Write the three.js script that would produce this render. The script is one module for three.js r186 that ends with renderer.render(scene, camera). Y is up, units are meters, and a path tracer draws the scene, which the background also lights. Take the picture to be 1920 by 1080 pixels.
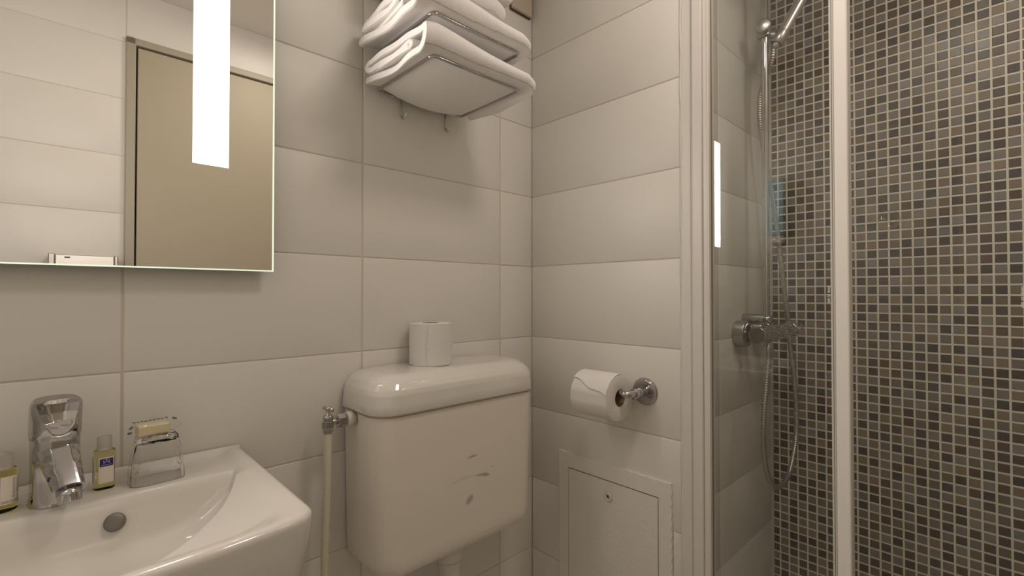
import * as THREE from 'three';
import { RoundedBoxGeometry } from 'three/addons/geometries/RoundedBoxGeometry.js';
import { mergeGeometries, mergeVertices, toCreasedNormals } from 'three/addons/utils/BufferGeometryUtils.js';
import { RectAreaLightUniformsLib } from 'three/addons/lights/RectAreaLightUniformsLib.js';
import { Brush, Evaluator, SUBTRACTION } from 'three-bvh-csg';

// ------------------------------------------------------------------ camera, light, exposure
const scene = new THREE.Scene();
scene.background = new THREE.Color(0x000000);
const camera = new THREE.PerspectiveCamera(62.451, 16 / 9, 0.02, 20);
camera.position.set(-0.98322, 1.12141, 0.95054);
camera.lookAt(-0.98322 + 0.68902055, 1.12141 + 0.0128797, 0.95054 - 0.72462734);
camera.updateMatrixWorld();
scene.add(camera);
const renderer = new THREE.WebGLRenderer({ antialias: true });
renderer.toneMapping = THREE.LinearToneMapping;
renderer.toneMappingExposure = 1.03;
renderer.shadowMap.enabled = true;
RectAreaLightUniformsLib.init();
const LAMP_LIGHT = 30, LAMP_COLOR = [1.0, 0.89, 0.805], LAMP_GLOW = 1.35;
const CEILING_LIGHT = 25, SHOWER_LIGHT = 17, CEILING_COLOR = [1.0, 0.88, 0.78];

// ------------------------------------------------------------------ helpers
function rng(seed) { let s = seed >>> 0; return () => { s = (s + 0x6D2B79F5) >>> 0; let t = s; t = Math.imul(t ^ (t >>> 15), t | 1); t ^= t + Math.imul(t ^ (t >>> 7), t | 61); return ((t ^ (t >>> 14)) >>> 0) / 4294967296; }; }
const R3 = rng(7);
const lerp = (a, b, t) => a + (b - a) * t;
const clamp01 = t => Math.min(1, Math.max(0, t));
const sstep = (a, b, t) => { const q = clamp01((t - a) / (b - a)); return q * q * (3 - 2 * q); };
function lin(r, g, b) { return new THREE.Color().setRGB(r, g, b); }
function mat(c, roughness = 0.5, metalness = 0, extra = {}) {
  const { physical, ...rest } = extra;
  const M = physical ? THREE.MeshPhysicalMaterial : THREE.MeshStandardMaterial;
  return new M({ color: Array.isArray(c) ? lin(...c) : c, roughness, metalness, ...rest });
}
const taken = {};
function numbered(n) { const k = taken[n] = (taken[n] ?? -1) + 1; return k ? `${n}_${String(k).padStart(3, '0')}` : n; }
function mesh(name, geo, m, parent) {
  const o = new THREE.Mesh(geo, m); o.name = name; o.castShadow = true; o.receiveShadow = true;
  parent.add(o); return o;
}
function base(parent) { const p = new THREE.Vector3(); for (let o = parent; o && o !== scene; o = o.parent) p.add(o.position); return p; }
// geometry is given in room coordinates and moved into its parent's
function part(name, geo, m, parent) { const p = base(parent); geo.translate(-p.x, -p.y, -p.z); return mesh(name, geo, m, parent); }
function thing(name, label, category, [x, y, z] = [0, 0, 0], group) {
  const o = new THREE.Group(); o.name = numbered(name); o.position.set(x, y, z); scene.add(o);
  o.userData = { label, category }; if (group) o.userData.group = group; return o;
}
function struct(name) { const o = new THREE.Group(); o.name = numbered(name); o.userData.kind = 'structure'; scene.add(o); return o; }
function box(x0, x1, y0, y1, z0, z1) { const g = new THREE.BoxGeometry(x1 - x0, y1 - y0, z1 - z0); g.translate((x0 + x1) / 2, (y0 + y1) / 2, (z0 + z1) / 2); return g; }
function rbox(x0, x1, y0, y1, z0, z1, r, seg = 3) { const g = new RoundedBoxGeometry(x1 - x0, y1 - y0, z1 - z0, seg, r); g.translate((x0 + x1) / 2, (y0 + y1) / 2, (z0 + z1) / 2); return g; }
function merge(...gs) {
  const l = gs.flat().map(g => { const q = g.index ? g.toNonIndexed() : g.clone(); for (const k of Object.keys(q.attributes)) if (!['position', 'normal', 'uv'].includes(k)) q.deleteAttribute(k); if (!q.attributes.uv) q.setAttribute('uv', new THREE.Float32BufferAttribute(new Float32Array(q.attributes.position.count * 2), 2)); return q; });
  return mergeGeometries(l);
}
function boxUV(g, s = 1) {                                    // uv in metres by the main direction of the normal
  const p = g.attributes.position, n = g.attributes.normal, uv = new Float32Array(p.count * 2);
  for (let i = 0; i < p.count; i++) {
    const a = Math.abs(n.getX(i)), b = Math.abs(n.getY(i)), c = Math.abs(n.getZ(i));
    const q = a > b && a > c ? [p.getZ(i), p.getY(i)] : b > c ? [p.getX(i), p.getZ(i)] : [p.getX(i), p.getY(i)];
    uv[2 * i] = q[0] / s; uv[2 * i + 1] = q[1] / s;
  }
  g.setAttribute('uv', new THREE.BufferAttribute(uv, 2)); return g;
}
function surface(rows, { closeU = false, capStart = false, capEnd = false, flip = false } = {}) {   // rows of points, skinned
  const n = rows[0].length, pos = [], idx = [], uv = [];
  rows.forEach((r, j) => r.forEach((p, i) => { pos.push(p[0], p[1], p[2]); uv.push(i / (n - 1), j / (rows.length - 1)); }));
  const q = (a, b, c, d) => flip ? idx.push(a, c, b, a, d, c) : idx.push(a, b, c, a, c, d);
  for (let j = 0; j + 1 < rows.length; j++) for (let i = 0; i < (closeU ? n : n - 1); i++) {
    const k = (i + 1) % n; q(j * n + i, j * n + k, (j + 1) * n + k, (j + 1) * n + i);
  }
  const cap = (j, rev) => {
    const c = [0, 0, 0]; rows[j].forEach(p => { for (let k = 0; k < 3; k++) c[k] += p[k] / n; });
    const at = pos.length / 3; pos.push(...c); uv.push(0.5, 0.5);
    const o = at + 1; rows[j].forEach(p => { pos.push(...p); uv.push(0, 0); });
    for (let i = 0; i < n; i++) { const k = (i + 1) % n; (rev !== flip) ? idx.push(at, o + k, o + i) : idx.push(at, o + i, o + k); }
  };
  if (capStart) cap(0, true); if (capEnd) cap(rows.length - 1, false);
  const g = new THREE.BufferGeometry();
  g.setAttribute('position', new THREE.Float32BufferAttribute(pos, 3)); g.setAttribute('uv', new THREE.Float32BufferAttribute(uv, 2));
  g.setIndex(idx); g.computeVertexNormals(); return g;
}
function lathe(profile, seg = 48) { return new THREE.LatheGeometry(profile.map(p => new THREE.Vector2(p[0], p[1])), seg); }
function aim(g, dir) { g.applyQuaternion(new THREE.Quaternion().setFromUnitVectors(new THREE.Vector3(0, 1, 0), new THREE.Vector3(...dir).normalize())); return g; }
function rod(a, b, r, seg = 16) {
  const A = new THREE.Vector3(...a), B = new THREE.Vector3(...b), d = B.clone().sub(A), g = new THREE.CylinderGeometry(r, r, d.length(), seg);
  g.translate(0, d.length() / 2, 0); aim(g, d.toArray()); g.translate(...a); return g;
}
function rounded(points, r, n = 8) {                        // polyline with its corners rounded
  const P = points.map(p => new THREE.Vector3(...p)), out = [P[0]];
  for (let i = 1; i + 1 < P.length; i++) {
    const a = P[i - 1].clone().sub(P[i]), b = P[i + 1].clone().sub(P[i]), ra = Math.min(r, a.length() * 0.49, b.length() * 0.49);
    a.setLength(ra).add(P[i]); b.setLength(ra).add(P[i]);
    for (let k = 0; k <= n; k++) { const t = k / n; out.push(a.clone().multiplyScalar((1 - t) ** 2).addScaledVector(P[i], 2 * t * (1 - t)).addScaledVector(b, t * t)); }
  }
  out.push(P[P.length - 1]); return out;
}
class Poly extends THREE.Curve { constructor(p) { super(); this.p = p; this.l = [0]; for (let i = 1; i < p.length; i++) this.l.push(this.l[i - 1] + p[i].distanceTo(p[i - 1])); }
  getPoint(t, v = new THREE.Vector3()) { const L = this.l, s = clamp01(t) * L[L.length - 1]; let i = 1; while (i < L.length - 1 && L[i] < s) i++; return v.copy(this.p[i - 1]).lerp(this.p[i], (s - L[i - 1]) / Math.max(1e-9, L[i] - L[i - 1])); } }
function pipe(points, r, corner = 0.01, seg = 120, rad = 14, ends = true) {
  const P = rounded(points, corner), g = new THREE.TubeGeometry(new Poly(P), seg, r, rad, false);
  if (!ends) return g;
  const s0 = new THREE.SphereGeometry(r, rad, 8); s0.translate(...P[0].toArray()); const s1 = new THREE.SphereGeometry(r, rad, 8); s1.translate(...P[P.length - 1].toArray());
  return merge(g, s0, s1);
}
function smoothTube(points, r, seg = 160, rad = 14) { return new THREE.TubeGeometry(new THREE.CatmullRomCurve3(points.map(p => new THREE.Vector3(...p)), false, 'centripetal'), seg, r, rad, false); }
function hexNut(r, h) { const s = new THREE.Shape(); for (let i = 0; i < 6; i++) { const a = i * Math.PI / 3; i ? s.lineTo(r * Math.cos(a), r * Math.sin(a)) : s.moveTo(r, 0); } s.closePath(); const g = new THREE.ExtrudeGeometry(s, { depth: h - 0.002, bevelEnabled: true, bevelSize: 0.001, bevelThickness: 0.001, bevelSegments: 2 }); g.rotateX(-Math.PI / 2); g.translate(0, 0.001, 0); return g; }
function noiseTexture(n, seed, layers, lo = 0, hi = 255) {   // tiling value noise
  const d = new Float32Array(n * n); let sum = 0;
  for (const [cells, amp] of layers) {
    const r = rng(seed + cells), v = new Float32Array(cells * cells); for (let i = 0; i < v.length; i++) v[i] = r(); sum += amp;
    for (let y = 0; y < n; y++) for (let x = 0; x < n; x++) {
      const fx = x * cells / n, fy = y * cells / n, x0 = Math.floor(fx), y0 = Math.floor(fy), u = fx - x0, w = fy - y0, a = u * u * (3 - 2 * u), b = w * w * (3 - 2 * w), x1 = (x0 + 1) % cells, y1 = (y0 + 1) % cells;
      d[y * n + x] += amp * lerp(lerp(v[y0 * cells + x0], v[y0 * cells + x1], a), lerp(v[y1 * cells + x0], v[y1 * cells + x1], a), b);
    }
  }
  const px = new Uint8Array(n * n * 4);
  for (let i = 0; i < n * n; i++) { const q = lerp(lo, hi, d[i] / sum); px[4 * i] = px[4 * i + 1] = px[4 * i + 2] = q; px[4 * i + 3] = 255; }
  const t = new THREE.DataTexture(px, n, n); t.wrapS = t.wrapT = THREE.RepeatWrapping; t.magFilter = THREE.LinearFilter; t.minFilter = THREE.LinearMipmapLinearFilter; t.generateMipmaps = true; t.needsUpdate = true; return t;
}
function canvasTexture(w, h, draw) { const c = document.createElement('canvas'); c.width = w; c.height = h; draw(c.getContext('2d'), w, h); const t = new THREE.CanvasTexture(c); t.colorSpace = THREE.SRGBColorSpace; return t; }

// ------------------------------------------------------------------ materials
const glazeBump = noiseTexture(256, 11, [[8, 1], [24, 0.4]]);
const plasterBump = noiseTexture(256, 21, [[12, 1], [48, 0.7], [120, 0.4]]);
const terryBump = noiseTexture(512, 31, [[32, 0.5], [128, 1], [256, 0.8]]);
const paperBump = noiseTexture(256, 41, [[6, 0.5], [40, 0.6], [128, 0.6]]);
const M = {
  grout: mat([0.66, 0.61, 0.51], 0.85),
  backing: mat([0.5, 0.46, 0.4], 0.9),
  painted: mat([0.84, 0.81, 0.765], 0.45, 0, { bumpMap: plasterBump, bumpScale: 0.0008 }),
  paintedSmooth: mat([0.77, 0.745, 0.695], 0.4),
  ceiling: mat([0.78, 0.74, 0.69], 0.9),
  floor: mat([0.80, 0.77, 0.72], 0.5),
  ceramic: mat([0.78, 0.75, 0.70], 0.12, 0, { physical: true, clearcoat: 0.6, clearcoatRoughness: 0.06 }),
  plastic: mat([0.72, 0.69, 0.62], 0.28),
  aluminium: mat([0.76, 0.73, 0.68], 0.35),
  chrome: mat([0.50, 0.49, 0.495], 0.06, 1),
  satin: mat([0.5, 0.49, 0.47], 0.3, 1),
  steel: mat([0.68, 0.66, 0.62], 0.22, 1),
  dark: mat([0.03, 0.025, 0.02], 0.8),
  gap: mat([0.10, 0.075, 0.045], 0.9),
  paper: mat([0.80, 0.775, 0.74], 0.95, 0, { bumpMap: paperBump, bumpScale: 0.0006 }),
  card: mat([0.36, 0.26, 0.16], 0.9),
  towel: mat([0.89, 0.865, 0.85], 0.98, 0, { physical: true, sheen: 0.4, sheenRoughness: 0.8, bumpMap: terryBump, bumpScale: 0.0007 }),
  hose: mat([0.70, 0.66, 0.53], 0.45),
  door: mat([0.44, 0.385, 0.285], 0.5),
  doorFrame: mat([0.40, 0.365, 0.285], 0.45),
  mirror: mat([0.93, 0.93, 0.91], 0.0, 1),
  mirrorSide: mat([0.10, 0.20, 0.13], 0.15),
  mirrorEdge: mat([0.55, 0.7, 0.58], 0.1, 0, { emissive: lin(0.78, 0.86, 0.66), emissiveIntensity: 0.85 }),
  lamp: mat([0.9, 0.9, 0.9], 0.4, 0, { emissive: lin(1, 0.985, 0.96), emissiveIntensity: LAMP_GLOW }),
  pane: mat([0.985, 0.992, 0.985], 0.0, 0, { physical: true, transmission: 1, thickness: 0, ior: 1.5 }),
  clear: mat([1, 1, 1], 0.02, 0, { physical: true, transmission: 1, thickness: 0.003, ior: 1.48 }),
  film: mat([0.97, 0.97, 0.96], 0.05, 0, { physical: true, transmission: 1, thickness: 0, ior: 1.45 }),
};
// glazed wall tiles: one base colour, tiny differences of tone from piece to piece
const tileTones = [0, 1, 2, 3, 4].map(i => { const k = 0.995 + i * 0.0025; return mat([0.79 * k, 0.765 * k, 0.715 * k], 0.42, 0, { bumpMap: glazeBump, bumpScale: 0.0005 }); });

// ------------------------------------------------------------------ the room shell
const CEIL = 2.19, LEFT = -1.41, OPP = 1.23, SH_END = 0.416, SH_BACK = 0.69, JAMB = 0.478, G = 0.0034, GH = 0.002;
const tileShapes = {};
function tileShape(w, h) {                                     // a tile facing +z with a soft front edge
  const key = w.toFixed(4) + h.toFixed(4); if (tileShapes[key]) return tileShapes[key];
  const ring = (i, z) => { const a = w / 2 - i, b = h / 2 - i; return [[-a, -b, z], [a, -b, z], [a, b, z], [-a, b, z]]; };
  let g = surface([ring(0, -0.006), ring(0, -0.0014), ring(0.0005, -0.0005), ring(0.0016, 0)], { closeU: true, capEnd: true });
  g = toCreasedNormals(g, 0.7); return tileShapes[key] = boxUV(g, 0.5);
}
function tileWall(parent, frame, us, vs, skip, gu = G, gv = GH) {               // frame(u, v) -> { p, turn }
  for (let i = 0; i + 1 < us.length; i++) for (let j = 0; j + 1 < vs.length; j++) {
    const u0 = us[i], u1 = us[i + 1], v0 = vs[j], v1 = vs[j + 1]; if (skip && skip(u0, u1, v0, v1)) continue;
    const o = mesh('tile', tileShape(u1 - u0 - gu, v1 - v0 - gv), tileTones[Math.floor(R3() * 5)], parent), f = frame((u0 + u1) / 2, (v0 + v1) / 2);
    o.position.set(...f.p); o.rotation.set((R3() - 0.5) * 0.002, f.turn + (R3() - 0.5) * 0.0015, 0, 'YXZ');
  }
}
const rowsV = []; for (let y = 0; y < CEIL - 0.05; y += 0.2) rowsV.push(y); rowsV.push(CEIL);
const P0 = 0.1232, PW = 0.3948;
{ // wall with the mirror
  const w = struct('wall_back');
  part('backing', box(LEFT - 0.1, 0.0, 0, CEIL, -0.1, -0.0016), M.grout, w);
  tileWall(w, (u, v) => ({ p: [u, v, 0], turn: 0 }), [LEFT, -P0 - 3 * PW + 0.0, -P0 - 2 * PW, -P0 - PW, -P0, G / 2], rowsV);
}
{ // wall with the paper holder; its free end is the jamb of the shower
  const w = struct('wall_right');
  part('backing', box(0.0016, 0.06, 0, CEIL, -0.1, JAMB), M.grout, w);
  tileWall(w, (u, v) => ({ p: [0, v, u], turn: -Math.PI / 2 }), [-G / 2, 0.454], rowsV, (a, b, v0, v1) => v1 < 0.62 && v0 > 0.15);
  // around the service hatch the tiles are cut
  for (const [z0, z1, y0, y1] of [[0, 0.106, 0.4, 0.6], [0, 0.106, 0.2, 0.4], [0.4305, 0.454, 0.4, 0.6], [0.4305, 0.454, 0.2, 0.4]]) {
    const o = mesh('tile', tileShape(z1 - z0 - G, y1 - y0 - GH), tileTones[2], w); o.position.set(0, (y0 + y1) / 2, (z0 + z1) / 2); o.rotation.y = -Math.PI / 2;
  }
}
{ const w = struct('trim_1'); part('edge_strip', rbox(-0.0035, 0.03, 0, CEIL, 0.4555, JAMB, 0.003), M.paintedSmooth, w);
  // a bead of filler where the strip meets the tiles
  const pts = []; for (let i = 0; i <= 60; i++) pts.push([-0.0008 + Math.sin(i * 2.3) * 0.0006, i / 60 * CEIL, 0.4548 + Math.sin(i * 1.7) * 0.0009]);
  part('filler', smoothTube(pts, 0.0026, 160, 8), M.painted, w); }
{ const w = struct('wall_left');
  part('backing', box(LEFT - 0.1, LEFT - 0.0016, 0, CEIL, -0.1, OPP + 0.1), M.grout, w);
  tileWall(w, (u, v) => ({ p: [LEFT, v, u], turn: Math.PI / 2 }), [0, 0.42, 0.815, OPP], rowsV); }
{ const w = struct('wall_front');
  const D0 = -0.824, D1 = -0.02;
  part('backing', merge(box(LEFT, D0, 0, CEIL, OPP + 0.0016, OPP + 0.12), box(D0, D1, 2.02, CEIL, OPP + 0.0016, OPP + 0.12), box(D1, 0.79, 0, CEIL, OPP + 0.0016, OPP + 0.12)), M.grout, w);
  const f = (u, v) => ({ p: [u, v, OPP], turn: Math.PI });
  tileWall(w, f, [LEFT, -1.215, D0], rowsV);
  tileWall(w, f, [D0, D1], [2.022, CEIL]);
  tileWall(w, f, [0.06, 0.455, SH_BACK], rowsV); }
{ const d = struct('door_1');
  part('door_frame', merge(rbox(-0.824, -0.797, 0, 2.02, OPP - 0.012, OPP + 0.06, 0.003), rbox(-0.047, -0.02, 0, 2.02, OPP - 0.012, OPP + 0.06, 0.003), rbox(-0.824, -0.02, 1.996, 2.02, OPP - 0.012, OPP + 0.06, 0.003)), M.doorFrame, d);
  part('door_panel', rbox(-0.792, -0.05, 0.006, 1.990, OPP - 0.006, OPP + 0.034, 0.003), M.door, d);
  part('shadow_gap', box(-0.81, -0.03, 0, 2.01, OPP + 0.036, OPP + 0.05), M.dark, d);
  const h = part('door_handle', merge(rod([-0.12, 1.02, OPP - 0.05], [-0.12, 1.02, OPP - 0.005], 0.009), pipe([[-0.12, 1.02, OPP - 0.05], [-0.23, 1.02, OPP - 0.05]], 0.009)), M.satin, d); }
{ const w = struct('ceiling'); part('slab', box(LEFT - 0.1, 0.79, CEIL, CEIL + 0.1, -0.1, OPP + 0.12), M.ceiling, w); }
{ const w = struct('floor'); part('slab', box(LEFT - 0.1, 0.79, -0.1, -0.004, -0.1, OPP + 0.12), M.grout, w);
  for (let i = 0; i < 5; i++) for (let j = 0; j < 5; j++) {
    const x0 = LEFT + i * 0.282, z0 = j * 0.246, o = mesh('tile', tileShape(0.282 - G, 0.246 - G), M.floor, w); o.rotation.x = -Math.PI / 2; o.position.set(x0 + 0.141, 0, z0 + 0.123);
  } }
// shower: white tiled end wall, mosaic wall, tray, closing wall towards the room
{ const w = struct('wall_shower_end');
  part('backing', box(0.06, SH_BACK + 0.1, 0, CEIL, SH_END - 0.1, SH_END - 0.0016), M.grout, w);
  tileWall(w, (u, v) => ({ p: [u, v, SH_END], turn: 0 }), [0.06, 0.285, 0.672], rowsV, null, 0.0012, 0.0006);
  part('corner_strip', rbox(0.673, SH_BACK + 0.005, 0.1, CEIL, SH_END - 0.01, SH_END + 0.001, 0.001), M.paintedSmooth, w); }
{ const w = struct('shower_tray_1'); w.name = 'floor_shower';
  part('tray', merge(rbox(0.0, SH_BACK, 0.0, 0.05, SH_END, OPP, 0.01), rbox(0.0, 0.06, 0.0, 0.11, JAMB, OPP, 0.012), rbox(0.0, SH_BACK, 0.0, 0.11, SH_END, SH_END + 0.05, 0.012), rbox(SH_BACK - 0.04, SH_BACK, 0.0, 0.11, SH_END, OPP, 0.012)), M.ceramic, w); }
{ const w = struct('wall_shower_side'); part('panel', box(0.0, 0.06, 0, CEIL, 1.015, OPP), M.paintedSmooth, w); }
{ // mosaic
  const w = struct('wall_mosaic'), pz = 0.0256, py = 0.02565, z0 = 0.4342, y0 = 1.1195, s = 0.0211;
  part('grout_bed', box(SH_BACK + 0.0014, SH_BACK + 0.1, 0, CEIL, SH_END - 0.1, OPP), mat([0.92, 0.87, 0.755], 0.8), w);
  const chip = (cw, ch) => { const ring = (i, z) => { const a = cw / 2 - i, b = ch / 2 - i; return [[-a, -b, z], [a, -b, z], [a, b, z], [-a, b, z]]; };
    const g = toCreasedNormals(surface([ring(0, -0.004), ring(0, -0.0009), ring(0.0009, 0)], { closeU: true, capEnd: true }), 0.6); g.rotateY(-Math.PI / 2); return g; };
  const full = chip(s, s), edge = chip(z0 - SH_END - 0.0035, s);
  const cols = [[0.068, 0.056, 0.050], [0.105, 0.062, 0.038], [0.235, 0.212, 0.190], [0.232, 0.178, 0.125]];
  const chipMats = cols.map(c => [0.8, 0.95, 1.08, 1.2].map(k => mat(c.map(v => v * k), 0.3)));
  const r = rng(99), kinds = {}, list = [], v = new THREE.Vector3();
  const pr = (y, z) => { v.set(SH_BACK, y, z).project(camera); return [(v.x + 1) * 960, (1 - v.y) * 540]; };
  for (let j = -43; j < 42; j++) for (let i = -1; i < 31; i++) {
    const y = y0 + (j + 0.5) * py, z = i < 0 ? (SH_END + z0 - 0.001) / 2 : z0 + (i + 0.5) * pz;
    let k, tries = 0; do { const q = r(); k = q < 0.26 ? 0 : q < 0.46 ? 1 : q < 0.73 ? 2 : 3; } while (tries++ < 6 && (kinds[(i - 1) + ',' + j] === k || (kinds[i + ',' + (j - 1)] === k) || (k < 2 && kinds[(i - 1) + ',' + j] < 2 && r() < 0.55)));
    kinds[i + ',' + j] = k;
    const tone = Math.floor(r() * 4), tilt = [(r() - 0.5) * 0.02, (r() - 0.5) * 0.02];
    const a = pr(y - s / 2, z - s / 2), b = pr(y + s / 2, z + s / 2), inside = a[0] > 5 && b[0] < 1918 && b[1] > 2 && a[1] < 1078 && !(b[0] > 1552 && a[0] < 1594);
    list.push({ y, z, k, tone, tilt, edge: i < 0, size: inside && i >= 0 ? Math.abs((b[0] - a[0]) * (b[1] - a[1])) : 0, bottom: y < 0.12 || y > CEIL });
  }
  const shown = list.filter(t => !t.bottom).sort((p, q) => q.size - p.size), rest = [];
  shown.forEach((t, n) => {
    if (n < 300) { const o = mesh('mosaic_tile', full, chipMats[t.k][t.tone], w); o.position.set(SH_BACK, t.y, t.z); o.rotation.set(0, t.tilt[0], t.tilt[1]); return; }
    const g = (t.edge ? edge : full).clone(); g.rotateY(t.tilt[0]); g.rotateZ(t.tilt[1]); g.translate(SH_BACK, t.y, t.z);
    const c = chipMats[t.k][t.tone].color, n_ = g.attributes.position.count, a = new Float32Array(n_ * 3); for (let q = 0; q < n_; q++) a.set([c.r, c.g, c.b], q * 3);
    g.setAttribute('color', new THREE.BufferAttribute(a, 3)); rest.push(g.index ? g.toNonIndexed() : g);
  });
  const o = mesh('mosaic_field', mergeGeometries(rest), mat([1, 1, 1], 0.3, 0, { vertexColors: true }), w); o.userData.kind = 'stuff';
}

// ------------------------------------------------------------------ mirror with two light strips
{
  const x0 = -1.271, x1 = -0.7036, y0 = 1.162, y1 = 1.99, z = 0.03;
  const t = thing('mirror', 'frameless wall mirror with two vertical light strips above the basin', 'mirror', [(x0 + x1) / 2, y0, 0]);
  part('housing', box(x0 + 0.03, x1 - 0.03, y0 + 0.03, y1 - 0.03, 0.0005, z - 0.005), M.mirrorSide, t);
  part('glass_sheet', box(x0, x1, y0, y1, z - 0.005, z - 0.0006), M.mirrorSide, t);
  part('mirror_face', box(x0 + 0.0028, x1 - 0.0028, y0 + 0.0022, y1 - 0.0022, z - 0.0006, z), M.mirror, t);
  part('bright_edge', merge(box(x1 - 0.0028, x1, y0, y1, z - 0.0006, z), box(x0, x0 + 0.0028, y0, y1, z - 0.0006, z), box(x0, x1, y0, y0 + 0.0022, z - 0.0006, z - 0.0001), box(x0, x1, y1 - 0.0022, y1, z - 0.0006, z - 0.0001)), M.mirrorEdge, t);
  for (const xc of [-0.8025, -1.1755]) {
    part('light_strip', box(xc - 0.0262, xc + 0.0262, 1.3365, 1.8135, z - 0.0002, z + 0.0006), M.lamp, t);
    const l = new THREE.RectAreaLight(lin(...LAMP_COLOR), LAMP_LIGHT, 0.0524, 0.477); l.position.set(xc, 1.575, z + 0.0016); l.lookAt(xc, 1.575, 2); scene.add(l);
  }
}
{ // ceiling lamp above the middle of the room (out of the frame)
  const t = thing('ceiling_light', 'round flat white ceiling light above the middle of the room', 'lamp', [-0.33, CEIL, 0.8]);
  part('rim', (() => { const g = lathe([[0.0, 0], [0.125, 0], [0.125, -0.02], [0.115, -0.028], [0.11, -0.022]]); g.translate(-0.33, CEIL - 0.0005, 0.8); return g; })(), M.aluminium, t);
  part('diffuser', (() => { const g = lathe([[0.0, -0.03], [0.06, -0.029], [0.1, -0.026], [0.112, -0.02]]); g.translate(-0.33, CEIL, 0.8); return g; })(), mat([0.9, 0.9, 0.9], 0.5, 0, { emissive: lin(1, 0.93, 0.82), emissiveIntensity: 0.8 }), t);
  const l = new THREE.RectAreaLight(lin(...CEILING_COLOR), CEILING_LIGHT, 0.2, 0.2); l.position.set(-0.33, CEIL - 0.032, 0.8); l.lookAt(-0.33, 0, 0.8); scene.add(l);
}

{ // small ceiling lamp in the shower (out of the frame)
  const p = [0.165, CEIL, 1.1], t = thing('shower_light', 'small round ceiling light inside the shower cubicle', 'lamp', p);
  const a = lathe([[0.0, 0], [0.095, 0], [0.095, -0.012], [0.086, -0.016], [0.084, -0.008]]); a.translate(...p); part('rim', a, M.aluminium, t);
  const b = lathe([[0.0, -0.012], [0.06, -0.0115], [0.085, -0.009]]); b.translate(...p); part('diffuser', b, mat([0.9, 0.9, 0.9], 0.5, 0, { emissive: lin(1, 0.93, 0.82), emissiveIntensity: 0.8 }), t);
  const l = new THREE.RectAreaLight(lin(...CEILING_COLOR), SHOWER_LIGHT, 0.15, 0.15); l.position.set(p[0], CEIL - 0.0135, p[2]); l.lookAt(p[0], 0, p[2]); scene.add(l);
}

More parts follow.
